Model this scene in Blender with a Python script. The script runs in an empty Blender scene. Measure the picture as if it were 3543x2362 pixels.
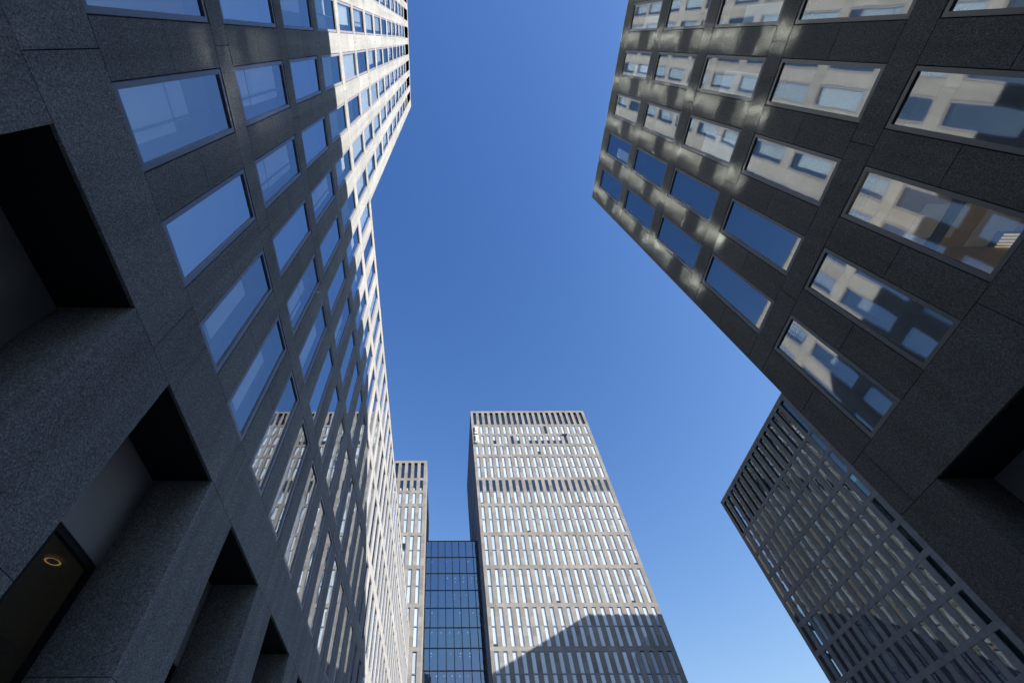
import bpy, math, random
from mathutils import Matrix, Vector
random.seed(7)
sc = bpy.context.scene
COL = sc.collection
A = 3.6            # metres per unit of the survey (distance camera - left facade)
H0 = 1.6           # camera height
YC = 23.4          # front of the pale towers, in survey units
B = 2.18           # right facade
BF = 0.6006 * YC   # far right tower facade

# ------------------------------------------------------------------ camera
CR = ((9.99992096e-01, 3.63391526e-03, -1.61315768e-03),
      (-3.91409907e-03, 8.28532680e-01, -5.59927029e-01),
      (-6.98173526e-04, 5.59928918e-01, 8.28540355e-01))
cam = bpy.data.cameras.new('camera')
camo = bpy.data.objects.new('camera', cam)
COL.objects.link(camo)
r, d, f = [Vector(v) for v in CR]
camo.matrix_world = Matrix(((r.x, -d.x, -f.x, 0), (r.y, -d.y, -f.y, 0), (r.z, -d.z, -f.z, H0), (0, 0, 0, 1)))
cam.sensor_width = 36
cam.lens = 1540.84 / 3543 * 36
cam.shift_x = (1771.5 - 1524) / 3543
cam.clip_start = 0.05
cam.clip_end = 6000
sc.camera = camo

# ------------------------------------------------------------------ light
SUN = Vector((0.2904, -0.174, 0.1439)).normalized()
EL = math.asin(SUN.z)
AZ = math.atan2(SUN.x, SUN.y)
w = bpy.data.worlds.new('World')
sc.world = w
w.use_nodes = True
nt = w.node_tree
nt.nodes.clear()
sky = nt.nodes.new('ShaderNodeTexSky')
sky.sky_type = 'NISHITA'
sky.sun_disc = False
sky.sun_elevation = EL
sky.sun_rotation = AZ
sky.air_density = 1.5
sky.dust_density = 1.0
sky.ozone_density = 4.0
sky.altitude = 400
bg = nt.nodes.new('ShaderNodeBackground')
bg.inputs[1].default_value = 0.0812
wo = nt.nodes.new('ShaderNodeOutputWorld')
# clear polarised-looking sky: each channel gets its own contrast, the bright side near the sun is limited
sep = nt.nodes.new('ShaderNodeSeparateColor'); com = nt.nodes.new('ShaderNodeCombineColor')
nt.links.new(sky.outputs[0], sep.inputs[0])
for i_, (k_, g_, c_) in enumerate(((2.72, 1.6, 0.52), (1.573, 1.3, 0.66), (1.356, 0.95, 0.95))):
    src = sep.outputs[i_]
    for op_, v_ in (('MULTIPLY', 0.168), ('POWER', g_), ('MULTIPLY', k_), ('MINIMUM', c_), ('MULTIPLY', 1 / 0.168)):
        nd = nt.nodes.new('ShaderNodeMath'); nd.operation = op_
        nt.links.new(src, nd.inputs[0]); nd.inputs[1].default_value = v_
        src = nd.outputs[0]
    nt.links.new(src, com.inputs[i_])
nt.links.new(com.outputs[0], bg.inputs[0])
nt.links.new(bg.outputs[0], wo.inputs[0])
sl = bpy.data.lights.new('sun', 'SUN')
sl.energy = 5.0
sl.angle = math.radians(0.5)
sl.color = (1.0, 0.95, 0.89)
so = bpy.data.objects.new('sun', sl)
so.rotation_euler = SUN.to_track_quat('Z', 'Y').to_euler()
so.location = (40, -30, 60)
COL.objects.link(so)
sc.view_settings.view_transform = 'Standard'
sc.view_settings.look = 'None'
sc.view_settings.gamma = 1
sc.view_settings.exposure = 1.05
try:
    # sunlight thrown back by the window panes onto the walls opposite
    sc.cycles.blur_glossy = 0.0
    sc.cycles.use_guiding = True
    sc.cycles.use_surface_guiding = True
    sc.cycles.surface_guiding_probability = 0.6
    sc.cycles.guiding_training_samples = 128
    sc.cycles.caustics_reflective = True
    sc.cycles.max_bounces = 10
    sc.cycles.transparent_max_bounces = 12
    sc.cycles.glossy_bounces = 6
    sc.cycles.diffuse_bounces = 4
    sc.cycles.sample_clamp_indirect = 0
except Exception:
    pass

# ------------------------------------------------------------------ materials
def mat(name):
    m = bpy.data.materials.new(name)
    m.use_nodes = True
    n = m.node_tree.nodes
    n.clear()
    o = n.new('ShaderNodeOutputMaterial')
    return m, n, m.node_tree.links, o

def mth(n, l, op, a, b):
    x = n.new('ShaderNodeMath'); x.operation = op
    for i, v in enumerate((a, b)):
        if isinstance(v, (int, float)): x.inputs[i].default_value = v
        else: l.new(v, x.inputs[i])
    return x.outputs[0]

def stone(name, col, speck=0.5, patch=0.16, island=0.16, rough=0.62, streak=0.0, flecks=0.5, sscale=75, bump=0.25):
    m, n, l, o = mat(name)
    g = n.new('ShaderNodeNewGeometry')
    no = n.new('ShaderNodeTexNoise'); no.inputs['Scale'].default_value = sscale; no.inputs['Detail'].default_value = 4; no.inputs['Roughness'].default_value = 0.75
    l.new(g.outputs['Position'], no.inputs['Vector'])
    big = n.new('ShaderNodeTexNoise'); big.inputs['Scale'].default_value = 1.3; big.inputs['Detail'].default_value = 4
    l.new(g.outputs['Position'], big.inputs['Vector'])
    mp = n.new('ShaderNodeMapping'); mp.inputs['Scale'].default_value = (3.5, 3.5, 0.12)
    l.new(g.outputs['Position'], mp.inputs['Vector'])
    st = n.new('ShaderNodeTexNoise'); st.inputs['Scale'].default_value = 1.0; st.inputs['Detail'].default_value = 5
    l.new(mp.outputs[0], st.inputs['Vector'])
    vo = n.new('ShaderNodeTexVoronoi'); vo.inputs['Scale'].default_value = sscale * 1.7
    l.new(g.outputs['Position'], vo.inputs['Vector'])
    fl = n.new('ShaderNodeMapRange'); fl.inputs[1].default_value = 0.80; fl.inputs[2].default_value = 1.0; fl.inputs[3].default_value = 0; fl.inputs[4].default_value = flecks
    sp = n.new('ShaderNodeSeparateColor'); l.new(vo.outputs['Color'], sp.inputs[0]); l.new(sp.outputs[0], fl.inputs[0])
    # factor
    cr = n.new('ShaderNodeMapRange'); cr.inputs[1].default_value = 0.28; cr.inputs[2].default_value = 0.72; l.new(no.outputs[0], cr.inputs[0])
    t = mth(n, l, 'MULTIPLY_ADD', cr.outputs[0], speck * 2)
    t.node.inputs[2].default_value = 1 - speck
    b = mth(n, l, 'MULTIPLY_ADD', big.outputs[0], patch * 2); b.node.inputs[2].default_value = 1 - patch
    i = mth(n, l, 'MULTIPLY_ADD', g.outputs['Random Per Island'], island); i.node.inputs[2].default_value = 1 - island / 2
    s = mth(n, l, 'MULTIPLY_ADD', st.outputs[0], streak * 2); s.node.inputs[2].default_value = 1 - streak
    t = mth(n, l, 'ADD', t, fl.outputs[0])
    for q in (b, i, s): t = mth(n, l, 'MULTIPLY', t, q)
    mx = n.new('ShaderNodeVectorMath'); mx.operation = 'SCALE'
    mx.inputs[0].default_value = col
    l.new(t, mx.inputs['Scale'])
    p = n.new('ShaderNodeBsdfDiffuse')
    l.new(mx.outputs[0], p.inputs['Color'])
    l.new(p.outputs[0], o.inputs[0])
    return m

def plain(name, col, rough=0.5, metal=0.0, var=0.06, spec=0.5, isl=0.0):
    m, n, l, o = mat(name)
    g = n.new('ShaderNodeNewGeometry')
    no = n.new('ShaderNodeTexNoise'); no.inputs['Scale'].default_value = 3.0; no.inputs['Detail'].default_value = 5
    l.new(g.outputs['Position'], no.inputs['Vector'])
    t = mth(n, l, 'MULTIPLY_ADD', no.outputs[0], var * 2); t.node.inputs[2].default_value = 1 - var
    if isl:
        oi = n.new('ShaderNodeObjectInfo')
        q = mth(n, l, 'ADD', g.outputs['Random Per Island'], oi.outputs['Random'])
        q = mth(n, l, 'MULTIPLY_ADD', q, isl); q.node.inputs[2].default_value = 1 - isl
        t = mth(n, l, 'MULTIPLY', t, q)
    mx = n.new('ShaderNodeVectorMath'); mx.operation = 'SCALE'; mx.inputs[0].default_value = col
    l.new(t, mx.inputs['Scale'])
    p = n.new('ShaderNodeBsdfPrincipled')
    l.new(mx.outputs[0], p.inputs['Base Color'])
    p.inputs['Roughness'].default_value = rough
    p.inputs['Metallic'].default_value = metal
    p.inputs['Specular IOR Level'].default_value = spec
    l.new(p.outputs[0], o.inputs[0])
    return m

def glass(name, r0, tint, rtint=(1, 1, 1), wav=0.004, scale=1.1, rough=0.0):
    m, n, l, o = mat(name)
    g = n.new('ShaderNodeNewGeometry')
    no = n.new('ShaderNodeTexNoise'); no.inputs['Scale'].default_value = scale; no.inputs['Detail'].default_value = 1.0
    l.new(g.outputs['Position'], no.inputs['Vector'])
    bu = n.new('ShaderNodeBump'); bu.inputs['Strength'].default_value = 1.0; bu.inputs['Distance'].default_value = wav
    l.new(no.outputs[0], bu.inputs['Height'])
    lw = n.new('ShaderNodeLayerWeight'); lw.inputs['Blend'].default_value = 0.5
    p = mth(n, l, 'POWER', lw.outputs['Facing'], 5.0)
    p = mth(n, l, 'MULTIPLY_ADD', p, 1 - r0); p.node.inputs[2].default_value = r0
    tr = n.new('ShaderNodeBsdfTransparent'); tr.inputs[0].default_value = (*tint, 1)
    gl = n.new('ShaderNodeBsdfGlossy'); gl.inputs['Color'].default_value = (*rtint, 1); gl.inputs['Roughness'].default_value = rough
    l.new(bu.outputs[0], gl.inputs['Normal'])
    mx = n.new('ShaderNodeMixShader')
    l.new(p, mx.inputs[0]); l.new(tr.outputs[0], mx.inputs[1]); l.new(gl.outputs[0], mx.inputs[2])
    l.new(mx.outputs[0], o.inputs[0])
    return m

def emit(name, col, s):
    m, n, l, o = mat(name)
    e = n.new('ShaderNodeEmission'); e.inputs[0].default_value = (*col, 1); e.inputs[1].default_value = s
    l.new(e.outputs[0], o.inputs[0])
    return m

M = {}
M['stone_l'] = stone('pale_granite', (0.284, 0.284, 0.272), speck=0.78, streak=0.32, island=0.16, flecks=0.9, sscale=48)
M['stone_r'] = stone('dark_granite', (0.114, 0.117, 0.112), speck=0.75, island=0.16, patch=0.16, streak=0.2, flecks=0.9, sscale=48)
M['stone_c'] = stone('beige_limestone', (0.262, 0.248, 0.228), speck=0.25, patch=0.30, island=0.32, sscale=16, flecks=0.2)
M['stone_f'] = stone('shaded_limestone', (0.125, 0.129, 0.133), speck=0.25, patch=0.28, island=0.2, sscale=16, flecks=0.2)  # same stone as the beige towers, with its shade put into the colour
M['stone_s'] = stone('shaded_side_stone', (0.115, 0.125, 0.145), speck=0.3, patch=0.2, island=0.3, sscale=16, flecks=0.2)  # beige tower's shaded west side, darkened in the colour itself
M['bright_room'] = plain('bright_room', (0.72, 0.76, 0.80), 0.9, 0, 0.06)
M['ceiling'] = plain('pale_ceiling', (0.34, 0.36, 0.38), 0.9, 0, 0.04)
M['joint'] = plain('joint_shadow', (0.03, 0.03, 0.032), 0.9)
M['frame'] = plain('anodised_frame', (0.30, 0.295, 0.32), 0.42, 0.3, 0.04)
M['frame_r'] = plain('dark_frame', (0.13, 0.13, 0.125), 0.42, 0.35, 0.04)
M['frame_c'] = plain('slim_frame', (0.20, 0.22, 0.29), 0.4, 0.3, 0.04)
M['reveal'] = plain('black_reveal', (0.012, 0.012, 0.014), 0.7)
M['inside'] = plain('dim_interior', (0.045, 0.05, 0.06), 0.9)
M['blind'] = plain('white_blind', (0.60, 0.645, 0.67), 0.9, 0, 0.03, isl=0.22)
M['glass_l'] = glass('sky_glass', 0.54, (0.90, 0.95, 0.97), (0.93, 0.97, 1.0), 0.0018)
M['glass_s'] = glass('solar_glass', 0.42, (0.92, 0.96, 0.97), (0.90, 0.96, 0.90), 0.0016, 1.6, rough=0.042)   # soft coated panes of the sunlit storeys
M['glass_v'] = glass('clearer_sky_glass', 0.36, (0.95, 0.97, 0.98), (0.93, 0.97, 1.0), 0.0018)
M['curtain'] = plain('pale_curtain', (0.80, 0.86, 0.88), 0.9, 0, 0.03)
M['glass_r'] = glass('grey_glass', 0.31, (0.80, 0.88, 0.92), (0.90, 0.95, 0.97), 0.0024, rough=0.03)
M['glass_c'] = glass('clear_glass', 0.15, (0.95, 0.97, 0.98), (0.93, 0.97, 1.0), 0.006)
M['glass_f'] = glass('wavy_glass', 0.14, (0.55, 0.66, 0.72), (0.90, 0.97, 1.0), 0.0035, 0.8)
M['glass_k'] = glass('curtain_glass', 0.38, (0.36, 0.46, 0.62), (0.52, 0.68, 0.92), 0.004)
M['dark_metal'] = plain('dark_cladding', (0.44, 0.44, 0.43), 0.5, 0.2, 0.05)
M['mullion'] = plain('bronze_mullion', (0.025, 0.024, 0.023), 0.4, 0.3, 0.05)
M['coping'] = plain('pale_coping', (0.5, 0.5, 0.5), 0.35, 0.6, 0.04)
M['white'] = plain('white_letter', (0.85, 0.85, 0.87), 0.4, 0, 0.01)
M['asphalt'] = stone('asphalt', (0.05, 0.05, 0.05), speck=0.4, island=0, rough=0.85)
M['paving'] = stone('granite_paving', (0.2, 0.2, 0.195), speck=0.3, island=0.15, rough=0.8)
M['ochre'] = plain('ochre_wood', (0.42, 0.29, 0.10), 0.6, 0, 0.12)
M['board'] = plain('pale_board', (0.6, 0.6, 0.62), 0.7)
M['warm'] = plain('warm_wall', (0.30, 0.26, 0.13), 0.8, 0, 0.1)
M['lamp_warm'] = emit('warm_lamp', (1.0, 0.62, 0.18), 0.10)
M['lobby_fill'] = emit('hidden_lobby_fill', (1.0, 0.78, 0.32), 0.30)  # added glow for the lobby, no real fitting
M['room_fill'] = emit('hidden_room_fill', (1.0, 0.85, 0.6), 1.8)  # added glow for the ochre room, no real fitting
M['lamp_room'] = emit('room_lamp', (1.0, 0.72, 0.36), 0.28)
M['lamp_white'] = emit('white_downlight', (1.0, 0.93, 0.8), 2.2)

# ------------------------------------------------------------------ mesh helpers
class MB:
    def __init__(s): s.v = []; s.f = []; s.mi = []; s.ms = []; s.sm = []
    def m(s, k):
        if k not in s.ms: s.ms.append(k)
        return s.ms.index(k)
    def quad(s, a, b, c, d, k):
        i = len(s.v); s.v += [a, b, c, d]; s.f.append((i, i + 1, i + 2, i + 3)); s.mi.append(s.m(k))
    def box(s, x0, x1, y0, y1, z0, z1, k, skip=''):
        i = len(s.v)
        s.v += [(x0, y0, z0), (x1, y0, z0), (x1, y1, z0), (x0, y1, z0), (x0, y0, z1), (x1, y0, z1), (x1, y1, z1), (x0, y1, z1)]
        F = {'b': (0, 3, 2, 1), 't': (4, 5, 6, 7), 'f': (0, 1, 5, 4), 'k': (2, 3, 7, 6), 'l': (3, 0, 4, 7), 'r': (1, 2, 6, 5)}
        for q, fc in F.items():
            if q in skip: continue
            s.f.append(tuple(i + j for j in fc)); s.mi.append(s.m(k))
    def grid(s, x0, x1, y, z0, z1, bow, k, nx=8, nz=12):
        """a pane held along its edges and bowed in the middle"""
        i = len(s.v)
        for b in range(nz + 1):
            for a in range(nx + 1):
                p, q = 2 * a / nx - 1, 2 * b / nz - 1
                s.v.append((x0 + (x1 - x0) * a / nx, y + bow * (1 - p * p) ** 2 * (1 - q ** 4) ** 2, z0 + (z1 - z0) * b / nz))
        for b in range(nz):
            for a in range(nx):
                j = i + b * (nx + 1) + a
                s.sm.append(len(s.f)); s.f.append((j, j + 1, j + nx + 2, j + nx + 1)); s.mi.append(s.m(k))
    def tube(s, c, r, h, k, n=12, axis=2):
        i = len(s.v)
        for z in (0, h):
            for j in range(n):
                a = 2 * math.pi * j / n
                p = [r * math.cos(a), r * math.sin(a), z]
                s.v.append((c[0] + p[0], c[1] + p[1], c[2] + p[2]))
        for j in range(n):
            s.f.append((i + j, i + (j + 1) % n, i + n + (j + 1) % n, i + n + j)); s.mi.append(s.m(k))
        s.f.append(tuple(i + j for j in reversed(range(n)))); s.mi.append(s.m(k))
        s.f.append(tuple(i + n + j for j in range(n))); s.mi.append(s.m(k))
    def add(s, o, off):
        i = len(s.v)
        s.sm += [j + len(s.f) for j in o.sm]
        s.v += [(x + off[0], y + off[1], z + off[2]) for x, y, z in o.v]
        for fc, mi in zip(o.f, o.mi):
            s.f.append(tuple(i + j for j in fc)); s.mi.append(s.m(o.ms[mi]))
    def mesh(s, name):
        me = bpy.data.meshes.new(name)
        me.from_pydata(s.v, [], s.f)
        for k in s.ms: me.materials.append(M[k])
        me.polygons.foreach_set('material_index', s.mi)
        for j in s.sm: me.polygons[j].use_smooth = True
        me.update()
        return me
    def obj(s, name, parent=None, loc=(0, 0, 0), rz=0.0):
        return link(name, s.mesh(name), parent, loc, rz)

def link(name, data, parent=None, loc=(0, 0, 0), rz=0.0):
    o = bpy.data.objects.new(name, data)
    COL.objects.link(o)
    if parent: o.parent = parent
    o.location = loc
    o.rotation_euler = (0, 0, rz)
    return o

def thing(name, label, cat, loc, group=None):
    o = link(name, None, None, loc)
    o['label'] = label; o['category'] = cat
    if group: o['group'] = group
    return o

def Zw(z): return z * A + H0

def project_area(pts):
    q = []
    for p in pts:
        v = Vector(p) - Vector((0, 0, H0))
        c = [sum(a * b for a, b in zip(row, v)) for row in CR]
        if c[2] <= 0.1: return 0
        q.append((1540.84 * c[0] / c[2] + 1524, 1540.84 * c[1] / c[2] + 1181))
    if not any(-60 < x < 3600 and -60 < y < 2420 for x, y in q): return 0
    q = [(min(max(x, 0), 3543), min(max(y, 0), 2362)) for x, y in q]
    return abs(sum(q[i][0] * q[(i + 1) % 4][1] - q[(i + 1) % 4][0] * q[i][1] for i in range(4))) / 2

class Facade:
    """local x along the wall, local y into the wall, z up (world metres)"""
    def __init__(s, root, x, y, rz, st, T=0.06, gap=0.009):
        s.root, s.x, s.y, s.rz, s.st, s.T, s.gap = root, x, y, rz, st, T, gap
        s.wall = MB(); s.wins = []
        s.c, s.s = math.cos(rz), math.sin(rz)
    def world(s, u, d, z): return (s.x + u * s.c - d * s.s, s.y + u * s.s + d * s.c, z)
    def panel(s, u0, u1, z0, z1, T=None):
        if u1 - u0 < 0.02 or z1 - z0 < 0.02: return
        T = T or s.T; g = s.gap / 2
        s.wall.box(u0 + g, u1 - g, random.uniform(0, 0.0015), T, z0 + g, z1 - g, s.st, 'k')
        s.wall.quad((u0, T, z0), (u1, T, z0), (u1, T, z1), (u0, T, z1), 'joint')
    def band(s, u0, u1, z0, z1, joints):
        js = [u0] + [j for j in sorted(joints) if u0 + 0.1 < j < u1 - 0.1] + [u1]
        for a, b in zip(js, js[1:]): s.panel(a, b, z0, z1)
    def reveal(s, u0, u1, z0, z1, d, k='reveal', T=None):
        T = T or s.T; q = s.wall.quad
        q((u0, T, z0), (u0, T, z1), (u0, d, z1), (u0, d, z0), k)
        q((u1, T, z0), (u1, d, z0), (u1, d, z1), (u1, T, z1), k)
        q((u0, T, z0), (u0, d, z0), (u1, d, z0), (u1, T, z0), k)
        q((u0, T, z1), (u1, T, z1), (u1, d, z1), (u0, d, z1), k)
    def row(s, u0, u1, z0, z1, ops, piers=(0.5,)):
        """a storey of openings with stone piers between them"""
        x = u0
        for a, b in sorted(ops) + [(u1, u1)]:
            zs = [z0] + [z0 + (z1 - z0) * p for p in piers] + [z1]
            if a - x > 0.03:
                for p, q in zip(zs, zs[1:]): s.panel(x, a, p, q)
            x = b
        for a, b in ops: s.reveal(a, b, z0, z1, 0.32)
    def finish(s, spec, wallname='wall', maxparts=100):
        s.wall.obj(wallname, s.root, (s.x - s.root.location.x, s.y - s.root.location.y, -s.root.location.z), s.rz)

def win_geo(w, h, fr, gl, fw, blind, transoms=(), bk='blind', inset=0.012, f0=0.012, fd=0.075, gd=0.045, bd=0.16, mull=None):
    """frame, pane and blind of one window, local origin = lower left corner of the opening"""
    F, G, Bl = MB(), MB(), MB()
    a, b = inset, inset
    F.box(a, a + fw, f0, fd, b, h - b, fr); F.box(w - a - fw, w - a, f0, fd, b, h - b, fr)
    F.box(a + fw, w - a - fw, f0, fd, b, b + fw, fr); F.box(a + fw, w - a - fw, f0, fd, h - b - fw, h - b, fr)
    for t, th in transoms: F.box(a + fw, w - a - fw, f0 + 0.002, fd, t - th / 2, t + th / 2, fr)
    if mull: F.box(mull - 0.015, mull + 0.015, gd + 0.02, fd + 0.03, b + fw, h - b - fw, 'reveal')
    if gl == 'glass_s': G.grid(a + fw, w - a - fw, gd, b + fw, h - b - fw, 0.0013, gl)
    else: G.quad((a + fw, gd, b + fw), (w - a - fw, gd, b + fw), (w - a - fw, gd, h - b - fw), (a + fw, gd, h - b - fw), gl)
    for u0, u1, v0, v1 in blind:
        Bl.box(w * u0, w * u1, bd, bd + 0.012, h * v0, h * v1, bk)
    return F, G, Bl

class WinSet:
    """collects the windows of one building; the hundred that show largest become parts, the rest one part"""
    def __init__(s, root): s.root = root; s.items = []; s.cache = {}
    def add(s, fac, u, z, w, h, key, geo):
        if (key) not in s.cache: s.cache[key] = geo()
        pts = [fac.world(u, 0, z), fac.world(u + w, 0, z), fac.world(u + w, 0, z + h), fac.world(u, 0, z + h)]
        s.items.append((project_area(pts), fac, u, z, key))
    def build(s, maxparts=100):
        s.items.sort(key=lambda t: -t[0])
        meshes = {}
        rest = {}
        for i, (ar, fac, u, z, key) in enumerate(s.items):
            F, G, Bl = s.cache[key]
            rl = s.root.location
            if i < maxparts and ar > 0:
                if key not in meshes:
                    meshes[key] = (F.mesh('window'), G.mesh('pane'), Bl.mesh('blind') if Bl.v else None)
                fm, gm, bm = meshes[key]
                p = fac.world(u, 0, z)
                wo_ = link('window', fm, s.root, (p[0] - rl.x, p[1] - rl.y, p[2] - rl.z), fac.rz)
                link('pane', gm, wo_)
                if bm: link('blind', bm, wo_)
            else:
                R = rest.setdefault(id(fac), (fac, MB()))[1]
                for q in (F, G, Bl): R.add(q, (u, 0, z))
        for fac, R in rest.values():
            o = R.obj('windows', s.root, (fac.x - rl.x, fac.y - rl.y, -rl.z), fac.rz)
            o['kind'] = 'stuff'

def boxpart(name, root, x0, x1, y0, y1, z0, z1, k):
    m = MB(); rl = root.location
    m.box(x0 - rl.x, x1 - rl.x, y0 - rl.y, y1 - rl.y, z0 - rl.z, z1 - rl.z, k)
    return m.obj(name, root)

# ------------------------------------------------------------------ ground
m = MB(); m.quad((-900, -900, 0), (900, -900, 0), (900, 1400, 0), (-900, 1400, 0), 'asphalt')
m.obj('ground')['kind'] = 'structure'
m = MB()
for i in range(-12, 60):
    for j in range(9):
        x0 = -A + (B + 1) * A * j / 9; x1 = -A + (B + 1) * A * (j + 1) / 9
        m.box(x0 + 0.004, x1 - 0.004, i * 1.6 + 0.004, i * 1.6 + 1.596, 0.004, 0.03, 'paving', 'b')
m.obj('street_paving')['kind'] = 'structure'

RL = math.pi / 2      # facade towards +x: local x = +Y
RR = -math.pi / 2     # facade towards -x: local x = -Y
RF = 0.0              # facade towards -y: local x = +X
RBK = math.pi         # facade towards +y

# ------------------------------------------------------------------ street buildings
ZROW = [1.567, 2.535, 3.503, 4.474, 5.456] + [6.41 + i * 1.0 for i in range(9)]
WH = 0.815
PORT = 1.272
LOWTOP = 6.445

def portal(root, fac, pil, opn, frx, st, zt, depth, lamp_for=None, joints=()):
    """stone piers and recessed entrance bays under the first storey; pil/opn are (u0,u1) lists"""
    rl = root.location
    g = 0.005
    for a, b in pil:
        P = MB()
        zs = [0.0, Zw(-0.05), Zw(0.55), zt]
        for p, q in zip(zs, zs[1:]):
            P.box(a, b, 0, depth + 0.05, p + g, q - g, st)
            P.box(a + 0.02, b - 0.02, 0.02, depth + 0.04, q - g, q + g, 'joint') if q < zt - 0.1 else None
        P.obj('pillar', root, (fac.x - rl.x, fac.y - rl.y, -rl.z), fac.rz)
    for i, (a, b) in enumerate(opn):
        S = MB()
        S.box(a + 0.003, b - 0.003, 0.05, depth + 0.1, zt + 0.004, zt + 0.15, 'reveal')  # soffit near black: deep shade put into its colour
        S.obj('soffit', root, (fac.x - rl.x, fac.y - rl.y, -rl.z), fac.rz)
        zp = Zw(0.889)
        D = MB()
        D.box(a + 0.004, b - 0.004, depth, depth + 0.06, zp, zt - 0.004, 'dark_metal')
        D.obj('overdoor_panel', root, (fac.x - rl.x, fac.y - rl.y, -rl.z), fac.rz)
        E = MB()
        fw = 0.07
        for q0, q1 in ((a + 0.004, a + 0.004 + fw), (b - 0.004 - fw, b - 0.004), ((a + b) / 2 - fw / 2, (a + b) / 2 + fw / 2)):
            E.box(q0, q1, depth + 0.02, depth + 0.10, 0.01, zp - 0.003, 'reveal')
        E.box(a + fw, b - fw, depth + 0.021, depth + 0.099, zp - 0.08, zp - 0.004, 'reveal')
        eo = E.obj('entrance_frame', root, (fac.x - rl.x, fac.y - rl.y, -rl.z), fac.rz)
        G = MB()
        G.quad((a + fw, depth + 0.05, 0.02), (b - fw, depth + 0.05, 0.02), (b - fw, depth + 0.05, zp - 0.09), (a + fw, depth + 0.05, zp - 0.09), 'glass_c')
        G.obj('pane', eo)
    # lobby behind the entrances
    u0 = min(a for a, b in opn) - 0.3; u1 = max(b for a, b in opn) + 0.3
    L = MB()
    zc = Zw(1.0)
    L.box(u0, u1, depth + 0.12, depth + 5, zc, zc + 0.12, 'warm')
    L.box(u0, u1, depth + 3.2, depth + 3.4, 0.02, zc - 0.01, 'warm')
    L.box(u0 + 0.4, u1 - 0.4, depth + 1.6, depth + 1.7, 0.25, 0.3, 'lobby_fill')  # unseen glowing strip added low down to brighten the lobby
    L.obj('lobby', root, (fac.x - rl.x, fac.y - rl.y, -rl.z), fac.rz)
    if lamp_for:
        for uu, dd in lamp_for:
            n = 20; Q = MB()
            for j in range(n):
                a0 = 2 * math.pi * j / n; a1 = 2 * math.pi * (j + 1) / n
                for (r0, r1, z0, k) in ((0.085, 0.115, zc - 0.03, 'lamp_warm'), (0.115, 0.145, zc - 0.035, 'dark_metal')):
                    Q.quad((uu + r0 * math.cos(a0), dd + r0 * math.sin(a0), z0), (uu + r0 * math.cos(a1), dd + r0 * math.sin(a1), z0),
                           (uu + r1 * math.cos(a1), dd + r1 * math.sin(a1), z0), (uu + r1 * math.cos(a0), dd + r1 * math.sin(a0), z0), k)
            Q.tube((uu, dd, zc - 0.032), 0.08, 0.03, 'board', 18)
            Q.obj('downlight', root, (fac.x - rl.x, fac.y - rl.y, -rl.z), fac.rz)

CURT = [
    [],
    [(0.06, 0.70, 0.07, 0.40), (0.06, 0.58, 0.42, 0.56)],
    [(0.08, 0.62, 0.08, 0.66)],
    [(0.05, 0.68, 0.07, 0.22), (0.05, 0.70, 0.24, 0.80)],
    [(0.10, 0.48, 0.10, 0.62)],
    [(0.03, 0.76, 0.05, 0.93)],
    [(0.03, 0.72, 0.05, 0.78)],
    [(0.03, 0.97, 0.06, 0.95)],
]

def storeys(root, x0, x1, y0, y1, rows, top, k='ceiling'):
    """floor slabs, whose undersides are the ceilings seen through the windows"""
    zs = [(a + h, b) for (a, h), b in zip(rows, [r_[0] for r_ in rows[1:]] + [None])]
    for za, zb in zs:
        zb = top if zb is None else zb
        boxpart('floor_slab', root, x0, x1, y0, y1, Zw(za) + 0.02, Zw(zb) - 0.02, k)

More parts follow.
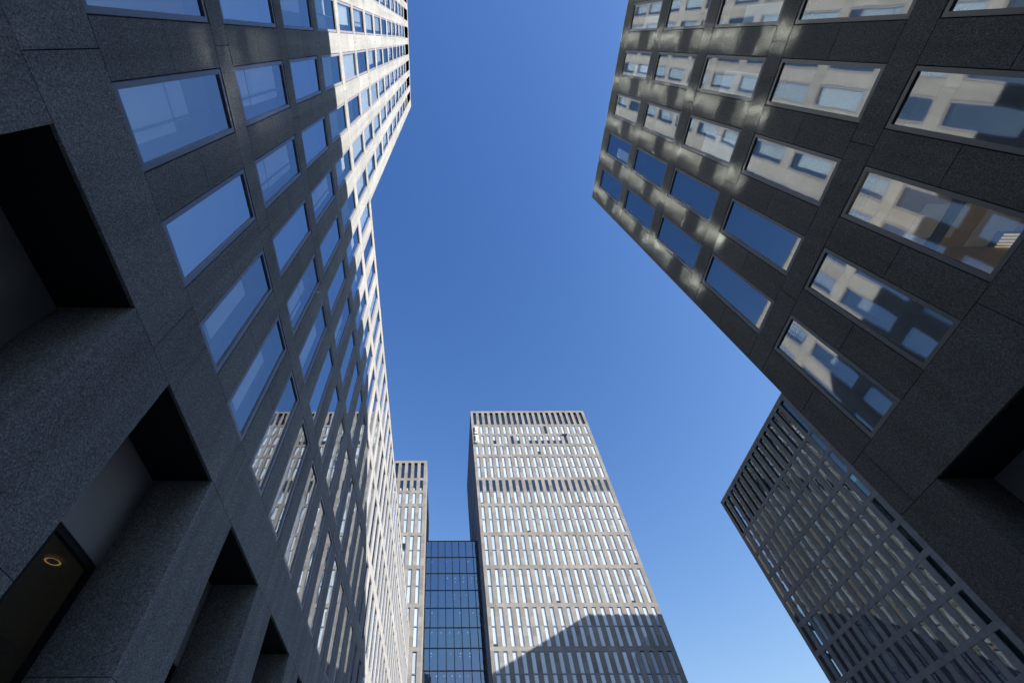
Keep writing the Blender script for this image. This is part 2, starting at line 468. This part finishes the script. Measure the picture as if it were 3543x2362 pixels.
# ---- left: tall tower with a low wing
def left_building():
    root = thing('office_building', 'tall pale granite office tower with a long low wing, half in sun', 'building', (-A, 0, 0))
    F = Facade(root, -A, 0, RL, 'stone_l', gap=0.010)
    W = WinSet(root)
    cols = [0.101 + 0.4338 * k for k in range(-9, 34)]
    ww = 0.269
    jl = [(0.0165 + 0.4338 * k) * A for k in range(-10, 36)]
    j2 = [(0.0165 + 0.8676 * k) * A for k in range(-5, 18)]
    j2b = [j + 0.4338 * A * 0.98 for j in j2]
    U0, U1, UT = -4.2 * A, 15.06 * A, 1.905 * A
    F.band(U0, U1, Zw(PORT), Zw(ZROW[0]), j2)
    zt = {}
    for k, z in enumerate(ZROW):
        z0, z1 = Zw(z), Zw(z + WH)
        tall = k >= 5
        ops = [(c * A, (c + ww) * A) for c in cols if not tall or c + ww < 1.75]
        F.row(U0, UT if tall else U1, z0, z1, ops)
        nz = Zw(ZROW[k + 1]) if k + 1 < len(ZROW) else Zw(15.45)
        if k == 4:
            F.band(U0, UT, z1, nz, j2)
            F.band(UT, U1, z1, Zw(LOWTOP), j2)
        else:
            F.band(U0, UT if tall else U1, z1, nz, j2 if k % 2 == 0 else j2b)
        for i, (a, b) in enumerate(ops):
            v = random.choice([0, 0, 0, 1, 2, 2, 3, 4])
            if k >= 4: v = random.choice([0, 3, 5, 5, 5, 6, 6, 7])
            if k == 0 and abs(a - 0.101 * A) < 0.01: v = 1
            if k == 1 and abs(a - 0.101 * A) < 0.01: v = 3
            if k == 0 and abs(a + 0.333 * A) < 0.02: v = 2
            gk = 'glass_s' if k >= 3 and b < 1.9 * A else 'glass_v' if k < 3 and v else 'glass_l'
            W.add(F, a, z0, b - a, z1 - z0, (v, gk), lambda v=v, gk=gk: win_geo(ww * A, WH * A, 'frame', gk, 0.070, CURT[v], bd=0.085, bk='curtain' if gk == 'glass_v' else 'blind', mull=ww * A * 0.55 if v in (1, 3) else None))
    # open plant storey under the roof of the tower
    z0, z1 = Zw(15.45), Zw(17.08)
    ops = [(c * A, (c + ww) * A) for c in cols if c + ww < 1.75]
    F.row(U0, UT, z0, z1, ops, (0.33, 0.66))
    F.band(U0, UT, z1, Zw(17.33), jl)
    for a, b in ops:
        F.reveal(a, b, z0, z1, 0.9, 'stone_l')
    F.wall.quad((U0, 0.9, z0), (UT, 0.9, z0), (UT, 0.9, z1), (U0, 0.9, z1), 'reveal')
    F.finish(None)
    W.build()
    storeys(root, -A - 5, -A - 0.36, U0, U1 - 0.12, [(z, WH) for z in ZROW[:5]], 6.375, 'bright_room')
    storeys(root, -A - 5, -A - 0.36, U0, UT - 0.03, [(z, WH) for z in ZROW[5:]], 15.4, 'bright_room')
    boxpart('rear_partition', root, -A - 4.9, -A - 4.8, U0 + 0.1, U1 - 0.2, 0.02, Zw(6.3), 'bright_room')
    boxpart('core', root, -A - 22, -A - 5, U0, UT - 0.02, 0.01, Zw(17.2), 'inside')
    boxpart('wing_core', root, -A - 22, -A - 5, UT, U1 - 0.1, 0.01, Zw(6.38), 'inside')
    boxpart('roof', root, -A - 22, -A - 0.065, U0, UT, Zw(17.2) + 0.002, Zw(17.31), 'stone_l')
    boxpart('wing_roof', root, -A - 22, -A - 0.065, UT + 0.003, U1, Zw(6.38) + 0.002, Zw(6.43), 'stone_l')
    boxpart('end_wall', root, -A - 22, -A - 0.003, U1 - 0.09, U1 + 0.004, 0.02, Zw(6.44), 'stone_l')
    boxpart('tower_end_wall', root, -A - 22, -A - 0.065, UT - 0.018, UT + 0.003, Zw(6.43) + 0.01, Zw(17.31), 'stone_l')
    boxpart('coping', root, -A - 0.08, -A + 0.012, UT + 0.02, U1 + 0.02, Zw(LOWTOP) - 0.002, Zw(LOWTOP) + 0.03, 'mullion')
    boxpart('coping', root, -A - 0.08, -A + 0.012, U0, UT + 0.02, Zw(17.33) - 0.002, Zw(17.33) + 0.04, 'coping')
    pil = [((0.722 + 0.8676 * k) * A, (1.042 + 0.8676 * k) * A) for k in range(-6, 17)]
    opn = [((0.175 + 0.8676 * k) * A, (0.722 + 0.8676 * k) * A) for k in range(-5, 17)]
    portal(root, F, pil, opn, None, 'stone_l', Zw(PORT), 0.256 * A, [(1.729 * A, 0.564 * A), (0.95 * A, 0.564 * A)])
    return root
left_building()

# ---- right: dark building
def right_building():
    root = thing('office_building', 'dark granite office building in shade with big windows reflecting a sunlit wall', 'building', (B * A, 0, 0))
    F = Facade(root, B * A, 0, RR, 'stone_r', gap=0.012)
    W = WinSet(root)
    ww = 0.1225 * B
    cols = [(0.0465 + 0.2013 * k) * B for k in range(-14, 4)]
    U1 = 0.8612 * B
    U0 = -6.0
    zr = [(0.7285 + 0.4428 * k) * B for k in range(5)]
    hh = 0.3705 * B
    top = 2.9575 * B
    j2 = [-(cols[-1] + ww + 0.0385 * B - 0.4026 * B * k) * A for k in range(0, 9)]
    j2b = [j - 0.2013 * B * A for j in j2]
    F.band(-U1 * A, -U0 * A, Zw(PORT + 0.012), Zw(zr[0]), j2)
    for k, z in enumerate(zr):
        z0, z1 = Zw(z), Zw(z + hh)
        ops = [(-(c + ww) * A, -c * A) for c in cols]
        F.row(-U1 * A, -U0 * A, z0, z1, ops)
        F.band(-U1 * A, -U0 * A, z1, Zw(zr[k + 1]) if k < 4 else Zw(top), j2 if k % 2 else j2b)
        for i, (a, b) in enumerate(ops):
            v = random.choice([0, 0, 0, 2, 4])
            if k < 2: v = 0
            if k >= 3: v = random.choice([0, 0, 0, 4])
            W.add(F, a, z0, b - a, z1 - z0, ('r', v), lambda v=v: win_geo(ww * A, hh * A, 'frame_r', 'glass_r', 0.075, CURT[v]))
    F.finish(None)
    W.build()
    y0, y1 = U0 * A, U1 * A
    x0 = B * A
    storeys(root, x0 + 0.36, x0 + 5, y0, y1 - 0.4, [(z, hh) for z in zr], top - 0.12)
    boxpart('core', root, x0 + 5, x0 + 32, y0, y1 - 1.3, 0.01, Zw(top) - 0.4, 'inside')
    boxpart('cross_wall', root, x0 + 0.36, x0 + 5, y1 - 0.5, y1 - 0.405, 0.01, Zw(top) - 0.4, 'inside')
    boxpart('roof', root, x0 + 0.065, x0 + 32, y0, y1 - 0.065, Zw(top) - 0.39, Zw(top) - 0.02, 'stone_r')
    # far end wall with its own windows
    F2 = Facade(root, x0 + 32, y1, RBK, 'stone_r', gap=0.012)
    R2 = MB()
    cs = [1.0 + i * 0.4388 * A for i in range(19)]
    for k, z in enumerate(zr):
        z0, z1 = Zw(z), Zw(z + hh)
        ops = [(c, c + ww * A) for c in cs]
        F2.row(0.065, 32 - 0.062, z0, z1, ops)
        F2.band(0.065, 32 - 0.062, z1, Zw(zr[k + 1]) if k < 4 else Zw(top), [c - 0.3 for c in cs[::2]])
        g = win_geo(ww * A, hh * A, 'frame_r', 'glass_r', 0.075, [])
        for a, b in ops:
            for q in g: R2.add(q, (a, 0, z0))
    F2.band(0.065, 32 - 0.062, 0.01, Zw(zr[0]), [c - 0.3 for c in cs[::2]])
    F2.finish(None, 'end_wall')
    o = R2.obj('windows', root, (32, y1, 0), RBK); o['kind'] = 'stuff'
    boxpart('coping', root, x0 - 0.012, x0 + 0.3, y0, y1 + 0.012, Zw(top) - 0.002, Zw(top) + 0.035, 'coping')
    pw, ow = 0.1235 * B, 0.244 * B
    pil, opn = [], []
    y = 0.8612 * B
    pil.append((-y * A, -0.737 * B * A))
    y = 0.737 * B
    for k in range(8):
        opn.append((-y * A, -(y - ow) * A)); y -= ow
        pil.append((-y * A, -(y - 0.1586 * B) * A)); y -= 0.1586 * B
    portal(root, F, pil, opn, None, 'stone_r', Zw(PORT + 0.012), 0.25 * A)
    # furnished room with an ochre ceiling behind one first-storey window
    c = cols[-3]
    ya, yb = c * A - 0.4, (c + ww) * A + 0.62
    zc = Zw(zr[0] + hh)
    rm = MB(); rl = root.location
    def bx(xa, xb, y0_, y1_, za, zb, k): rm.box(xa - rl.x, xb - rl.x, y0_, y1_, za, zb, k)
    bx(x0 + 0.37, x0 + 4.9, ya, yb, zc - 0.02, zc + 0.015, 'ochre')
    bx(x0 + 0.37, x0 + 4.9, ya - 0.05, ya - 0.002, zc - 2.6, zc - 0.025, 'ochre')
    bx(x0 + 0.37, x0 + 4.9, yb + 0.002, yb + 0.05, zc - 2.6, zc - 0.025, 'ochre')
    bx(x0 + 4.85, x0 + 4.9, ya, yb, zc - 2.6, zc - 0.025, 'ochre')
    def at(px, py, z):
        v = Vector(((px - 1524) / 1540.84, (py - 1181) / 1540.84, 1.0))
        w_ = [sum(CR[i][j] * v[i] for i in range(3)) for j in range(3)]
        t = (z - H0) / w_[2]
        return w_[0] * t, w_[1] * t
    def patch(px, py, dx, dy, k, z=None, h=0.02):
        z = z or zc - 0.045
        X, Y = at(px, py, z)
        bx(X - dx, X + dx, Y - dy, Y + dy, z, z + h, k)
    patch(3245, 765, 0.45, 0.34, 'board'); patch(3445, 790, 0.40, 0.38, 'board')
    X, Y = at(3290, 770, zc - 0.20)
    bx(X - 0.05, X + 0.05, ya, yb, zc - 0.20, zc - 0.021, 'reveal')
    ro = rm.obj('furnished_room', root)
    lp = MB()
    X, Y = at(3480, 850, zc - 0.06)
    lp.box(X - 0.36 - rl.x, X + 0.36 - rl.x, Y - 0.30, Y + 0.30, zc - 0.05, zc - 0.03, 'reveal')
    for i in range(8):
        lp.box(X - 0.20 - rl.x, X + 0.20 - rl.x, Y - 0.25 + i * 0.065, Y - 0.215 + i * 0.065, zc - 0.075, zc - 0.052, 'lamp_room')
    lp.obj('louvre_lamp', ro)
    up = MB(); up.box(x0 + 1.6 - rl.x, x0 + 2.1 - rl.x, ya + 0.4, yb - 0.4, zc - 2.5, zc - 2.42, 'room_fill'); up.obj('hidden_room_fill', ro)  # unseen glowing bar added below the sight line to brighten the ceiling
    return root
right_building()

# ------------------------------------------------------------------ pale towers beyond
PAIRS = [(0.882, 0.8467, 0.8436, 0.809), (0.8004, 0.7648, 0.7620, 0.7262), (0.7176, 0.6802, 0.6793, 0.6436), (0.6353, 0.5996, 0.5971, 0.5611),
         (0.5526, 0.5156, 0.5142, 0.4775), (0.4696, 0.4332, 0.4313, 0.3949), (0.387, 0.3507, 0.3472, 0.311), (0.3043, 0.268, 0.2645, 0.2283),
         (0.2216, 0.1853, 0.1818, 0.1456), (0.1389, 0.1026, 0.0991, 0.0629)]
K = YC * A
CW = 0.0089 * K

def tower_rows(F, W, u_of, cols, U0, U1, singles, pairs, topo, ztop, skip=(), tag='c', blindf=None, gl='glass_c', fr='frame_c', stn='stone_c', w=CW, deep=0.42, rec=0.0):
    """storeys of slim windows: a tall recessed crown row, single rows and paired rows"""
    centers = [(u_of(c) + u_of(c2)) / 2 + w / 2 for c, c2 in zip(cols, cols[1:])]
    zt, zb = topo
    ops = [(u_of(c), u_of(c) + w * 1.05) for c in cols]
    F.band(U0, U1, Zw(zt), Zw(ztop), centers)
    F.row(U0, U1, Zw(zb), Zw(zt), ops, (0.36, 0.72))
    for i, (a, b) in enumerate(ops):
        F.reveal(a, b, Zw(zb), Zw(zt), deep, stn)
        h = Zw(zt) - Zw(zb)
        W.add(F, a, Zw(zb), b - a, h, (tag, 'top', w), lambda h=h: win_geo(w * 1.05, h, fr, gl, 0.035, [], [(h * 0.3, 0.04)], f0=deep - 0.06, fd=deep, gd=deep - 0.03))
    prev = zb
    allrows = [(s0, s1, None) for s0, s1 in singles] + [(p[0], p[3], (p[1], p[2])) for p in pairs]
    for ri, (a_, b_, mid) in enumerate(allrows):
        F.band(U0, U1, Zw(a_), Zw(prev), centers[ri % 2::2])
        prev = b_
        z0, z1 = Zw(b_), Zw(a_)
        cc = [(i, c) for i, c in enumerate(cols) if (ri, i) not in skip]
        ops = [(u_of(c), u_of(c) + w) for i, c in cc]
        F.row(U0, U1, z0, z1, ops, (0.5,) if mid is None else (0.25, 0.5, 0.75))
        for (i, c), (a, b) in zip(cc, ops):
            bl = blindf(ri, i, mid is not None)
            h = z1 - z0
            trs = [((Zw((mid[0] + mid[1]) / 2) - z0), 0.16)] if mid else []
            W.add(F, a, z0, w, h, (tag, round(h, 2), str(bl), w), lambda h=h, bl=bl, trs=trs: win_geo(w, h, fr, gl, 0.026, bl, trs, bd=0.125 + rec, f0=0.012 + rec, fd=0.075 + rec, gd=0.045 + rec))
    F.band(U0, U1, 0.01, Zw(prev), centers[::2])

def blind_center(ri, i, pair):
    if pair:
        if ri == 4: return [(0.02, 0.91, 0.01, 0.475)] if i % 7 else [(0.02, 0.91, 0.05, 0.475)]
        lo = 0.01 if random.random() > 0.04 else 0.07
        return [(0.02, 0.91, lo, 0.475), (0.02, 0.91, 0.515, 0.97)]
    if ri == 0: return [] if i == 12 else [(0.02, 0.98, 0.01, 0.985)]
    if ri == 1:
        if i in (6, 15): return []
        if i in (3, 7, 9, 10, 11, 12, 13, 14): return [(0.02, 0.98, 0.48 - 0.02 * (i % 3), 0.965)]
    if ri == 2 and i == 10: return [(0.02, 0.91, 0.40, 0.965)]
    return [(0.02, 0.91, 0.01, 0.965)]

def side_facade(root, x, y, rz, L, rows, ztop, stn, name='side_wall', zlow=0.01, blinds=True, gl='glass_c'):
    F = Facade(root, x, y, rz, stn)
    R = MB()
    n = int((L - 1.5) / (0.01798 * K))
    cs = [0.8 + i * 0.01798 * K for i in range(n)]
    prev = ztop
    cache = {}
    for a_, b_ in rows:
        F.band(0.065, L - 0.065, Zw(a_), Zw(prev), [c - 0.3 for c in cs[::2]]); prev = b_
        z0, z1 = Zw(b_), Zw(a_)
        ops = [(c, c + CW) for c in cs]
        F.row(0.065, L - 0.065, z0, z1, ops)
        h = round(z1 - z0, 3)
        if h not in cache: cache[h] = win_geo(CW, h, 'frame_c', gl, 0.03, [(0.02, 0.98, 0.01, 0.98)] if blinds else [])
        for a, b in ops:
            for q in cache[h]: R.add(q, (a, 0, z0))
    F.band(0.065, L - 0.065, zlow, Zw(prev), [c - 0.3 for c in cs[::2]])
    F.finish(None, name)
    rl = root.location
    o = R.obj('windows', root, (x - rl.x, y - rl.y, -rl.z), rz); o['kind'] = 'stuff'

SC = [(1.0056, 0.9735), (0.9648, 0.9322), (0.9236, 0.891)]
def sc_(rows): return [tuple(v * YC for v in r_) for r_ in rows]
ROWS_C = sc_([(1.0661, 1.0134)] + SC + [(p[0], p[3]) for p in PAIRS])

def center_tower():
    x0, x1 = 0.0954 * K, 0.4622 * K
    root = thing('office_tower', 'sunlit beige stone tower with white blinds, standing free against the sky', 'tower', (x0, K, 0))
    F = Facade(root, x0, K, RF, 'stone_c')
    W = WinSet(root)
    cols = [0.1028 + 0.01798 * i for i in range(20)]
    tower_rows(F, W, lambda c: c * K - x0, cols, 0, x1 - x0, sc_(SC), sc_(PAIRS), (1.0661 * YC, 1.0134 * YC), 1.074 * YC, skip=((0, 0), (1, 0)), blindf=blind_center)
    F.finish(None); W.build()
    D = 0.381 * K
    top = Zw(1.074 * YC)
    boxpart('core', root, x0 + 1.3, x1 - 1.3, K + 1.3, K + D, 0.01, top - 0.5, 'inside')
    boxpart('roof', root, x0 + 0.065, x1 - 0.065, K + 0.065, K + D, top - 0.49, top - 0.05, 'stone_c')
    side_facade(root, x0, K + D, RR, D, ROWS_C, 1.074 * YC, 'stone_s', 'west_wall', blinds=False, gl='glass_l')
    side_facade(root, x1, K, RL, D, ROWS_C, 1.074 * YC, 'stone_c', 'east_wall')
    # tilted-out vent over one window
    u = 0.1028 * K + 15 * 0.01798 * K - x0
    v = MB()
    zz = Zw(0.9648 * YC)
    v.box(u - 0.25, u + CW + 0.25, -0.30, -0.004, zz + 0.30, zz + 0.36, 'reveal')
    v.box(u - 0.25, u - 0.17, -0.30, -0.004, zz + 0.02, zz + 0.298, 'reveal')
    v.box(u + CW + 0.17, u + CW + 0.25, -0.30, -0.004, zz + 0.02, zz + 0.298, 'reveal')
    v.box(u - 0.16, u + CW + 0.16, -0.26, -0.02, zz + 0.08, zz + 0.12, 'frame_c')
    v.obj('open_awning', root)
    # sign, standing proud of the stone
    sg = thing('wall_sign', 'white upright lettering reading CREDIT SUISSE near the top left corner of the beige tower', 'sign', (0.1088 * K, K, Zw(0.934 * YC)))
    zcur = 0.0
    cap = 0.0085 * K
    total = (1.0045 - 0.936) * K
    txt = 'CREDIT SUISSE'
    sizes = [1.22 if i in (0, 7) else 1.0 for i in range(len(txt))]
    adv = {'C': .78, 'R': .74, 'E': .66, 'D': .80, 'I': .40, 'T': .68, 'S': .64, 'U': .78, ' ': .62}
    tw = sum(adv[ch] * s_ for ch, s_ in zip(txt, sizes))
    sx = total / tw
    for ch, s_ in zip(txt, sizes):
        if ch != ' ':
            cu = bpy.data.curves.new('letter', 'FONT')
            cu.body = ch; cu.size = 1.0; cu.extrude = 0.06; cu.offset = 0.028
            to = bpy.data.objects.new('tmp', cu)
            COL.objects.link(to)
            dg = bpy.context.evaluated_depsgraph_get()
            me = bpy.data.meshes.new_from_object(to.evaluated_get(dg))
            bpy.data.objects.remove(to)
            xs = [q.co.x for q in me.vertices]; ys = [q.co.y for q in me.vertices]
            lx, ly = max(xs) - min(xs), max(ys) - min(ys)
            fw = adv[ch] * s_ * sx * 0.88; fh = cap * s_
            mnx, mny = min(xs), min(ys)
            for q in me.vertices:
                a_ = (q.co.x - mnx) / lx * fw; b_ = (q.co.y - mny) / ly * fh
                q.co = Vector((-b_ + cap / 2, -0.22 - q.co.z * 2, a_ + zcur))
            me.flip_normals() if False else None
            me.materials.clear(); me.materials.append(M['white'])
            link('letter', me, sg)
        zcur += adv[ch] * s_ * sx
    rail = MB()
    for du in (-0.25, 0.25): rail.box(du - 0.03, du + 0.03, -0.10, -0.004, 0, total, 'dark_metal')
    for i in range(7): rail.box(-0.24, 0.24, -0.099, -0.005, i * total / 6.2, i * total / 6.2 + 0.04, 'dark_metal')
    rail.obj('mounting_rail', sg)
center_tower()

def small_tower():
    x0, x1 = -0.30 * K, -0.0408 * K
    root = thing('office_tower', 'shorter beige stone tower peeking out beyond the low wing, left of the glass link', 'tower', (x0, K, 0))
    F = Facade(root, x0, K, RF, 'stone_c')
    W = WinSet(root)
    cols = [-0.0584 - 0.01798 * i for i in range(12)][::-1]
    singles = sc_([(0.8003, 0.767), (0.7587, 0.7256)])
    def bl(ri, i, pair):
        if ri == 0: return [(0.1, 0.5, 0.04, 0.25)]
        if pair: return [(0.02, 0.91, 0.01, 0.475), (0.02, 0.91, 0.515, 0.97)] if ri != 3 or i % 3 else [(0.02, 0.91, 0.01, 0.475), (0.02, 0.98, 0.75, 0.985)]
        return [(0.02, 0.91, 0.01, 0.965)]
    tower_rows(F, W, lambda c: c * K - x0, cols, 0, x1 - x0, singles, sc_(PAIRS[2:]), (0.861 * YC, 0.808 * YC), 0.8689 * YC, blindf=bl, tag='s')
    F.finish(None); W.build()
    D = 0.30 * K
    top = Zw(0.8689 * YC)
    boxpart('core', root, x0, x1 - 1.3, K + 1.3, K + D, 0.01, top - 0.5, 'inside')
    boxpart('roof', root, x0, x1 - 0.065, K + 0.065, K + D, top - 0.49, top - 0.05, 'stone_c')
    side_facade(root, x1, K, RL, D, sc_([(0.861, 0.808), (0.8003, 0.767), (0.7587, 0.7256)] + [(p[0], p[3]) for p in PAIRS[2:]]), 0.8689 * YC, 'stone_c', 'east_wall')
small_tower()

def glass_link():
    x0, x1 = -0.0408 * K + 0.02, 0.0954 * K - 0.02
    y = 1.1 * K
    root = thing('glass_link', 'blue glass curtain wall block with tiny ceiling lights between two beige towers', 'building', (x0, y, 0))
    zs = [v * 1.1 * YC for v in (0.621, 0.5804, 0.5425, 0.505, 0.4682, 0.430, 0.3927, 0.3543)]
    while zs[-1] > 0.5: zs.append(zs[-1] - 0.0375 * 1.1 * YC)
    ms = [(-0.0246 + 0.01636 * i) * 1.1 * K for i in range(8)]
    g = MB()
    xs = [x0] + [v for v in ms if x0 + 0.3 < v < x1 - 0.3] + [x1]
    for a, b in zip(xs, xs[1:]):
        for za, zb in zip(zs, zs[1:]):
            g.quad((a - x0, 0.05, Zw(zb)), (b - x0, 0.05, Zw(zb)), (b - x0, 0.05, Zw(za)), (a - x0, 0.05, Zw(za)), 'glass_k')
    g.obj('curtain_glass', root)
    for v in xs:
        m_ = MB(); m_.box(v - x0 - 0.07, v - x0 + 0.07, -0.05, 0.12, 0.02, Zw(zs[0]) - 0.003, 'mullion'); m_.obj('mullion', root)
    for i, z in enumerate(zs):
        m_ = MB(); m_.box(0.002, x1 - x0 - 0.002, -0.03, 0.11, Zw(z) - 0.10, Zw(z) + 0.06, 'mullion'); m_.obj('transom', root)
        s_ = MB(); s_.box(0.05, x1 - x0 - 0.05, 0.35, 7.0, Zw(z) - 0.45, Zw(z) - 0.12, 'inside'); s_.obj('floor_slab', root)
    c_ = MB(); c_.box(0.05, x1 - x0 - 0.05, 7.01, 7.3, 0.02, Zw(zs[0]) - 0.5, 'inside'); c_.obj('rear_wall', root)
    c_ = MB(); c_.box(0.01, x1 - x0 - 0.01, 0.12, 7.3, Zw(zs[0]) - 0.11, Zw(zs[0]) + 0.02, 'mullion'); c_.obj('roof', root)
    rnd = random.Random(3)
    lay = {1: [(1.3, 1.0), (4.4, 1.0), (9.1, 1.0)], 2: [(1.1, 1.0), (4.6, 1.0), (6.3, 1.0), (8.0, 1.0), (9.7, 1.0), (10.8, 1.0), (6.3, 2.6), (8.0, 2.6), (9.7, 2.6)],
           3: [(6.0, 1.0), (7.3, 1.0), (8.6, 1.0), (6.0, 2.4), (7.3, 2.4)], 4: [(1.5, 1.0), (7.0, 1.0), (9.6, 1.0)],
           5: [(1.5, 1.0), (3.2, 1.0), (4.9, 1.0), (6.6, 1.0), (8.3, 1.0)], 6: [(1.4, 1.0), (5.0, 1.0), (6.8, 1.0), (8.6, 1.0), (1.4, 2.4), (6.8, 2.4), (8.6, 2.4)],
           7: [(1.0, 1.0), (2.4, 1.0), (3.8, 1.0), (5.2, 1.0), (6.6, 1.0), (8.0, 1.0)]}
    tm = MB(); tm.tube((0, 0, -0.03), 0.06, 0.03, 'lamp_white', 10)
    lm = tm.mesh('downlight')
    for r_, ps in lay.items():
        for px, pd in ps:
            link('downlight', lm, root, (px, pd, Zw(zs[r_]) - 0.455))
glass_link()

def far_tower():
    root = thing('office_tower', 'grey shaded stone tower with wavy narrow windows behind the dark granite building', 'tower', (BF * A, 9.5 * A, 0))
    KF = BF * A
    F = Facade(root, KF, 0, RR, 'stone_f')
    W = WinSet(root)
    wf = 0.0160 * KF
    y1 = 1.3745 * KF; y0 = 9.5 * A
    cols = [1.3448 - 0.0312 * k for k in range(22)]
    cols = [c for c in cols if c * KF > y0 + 0.5]
    rows = [(0.8572 - 0.0692 * k) for k in range(13)]
    singles = [(r_ * BF, (r_ - 0.0585) * BF) for r_ in rows if r_ > 0.07]
    def bl(ri, i, pair): return [(0.05, 0.95, 0.02, 0.98)] if random.random() < 0.02 else []
    tower_rows(F, W, lambda c: -(c * KF) - wf, cols, -y1, -y0, singles, [], (0.984 * BF, 0.8665 * BF), 0.9975 * BF, blindf=bl, tag='f', gl='glass_f', fr='frame_r', stn='stone_f', w=wf, deep=0.26, rec=0.03)
    F.finish(None); W.build()
    top = Zw(0.9975 * BF)
    boxpart('core', root, KF + 1.3, KF + 32, y0 + 1.3, y1 - 1.3, 0.01, top - 0.5, 'inside')
    boxpart('roof', root, KF + 0.065, KF + 32, y0 + 0.065, y1 - 0.065, top - 0.49, top - 0.05, 'stone_f')
    ROWS_F = [(0.984 * BF, 0.8665 * BF)] + singles
    side_facade(root, KF, y0, RF, 32, ROWS_F, 0.9975 * BF, 'stone_f', 'south_wall')
    side_facade(root, KF + 32, y1, RBK, 32, ROWS_F, 0.9975 * BF, 'stone_f', 'north_wall', blinds=False)
    boxpart('coping', root, KF - 0.03, KF + 0.3, y0, y1 + 0.03, top - 0.002, top + 0.06, 'coping')
far_tower()
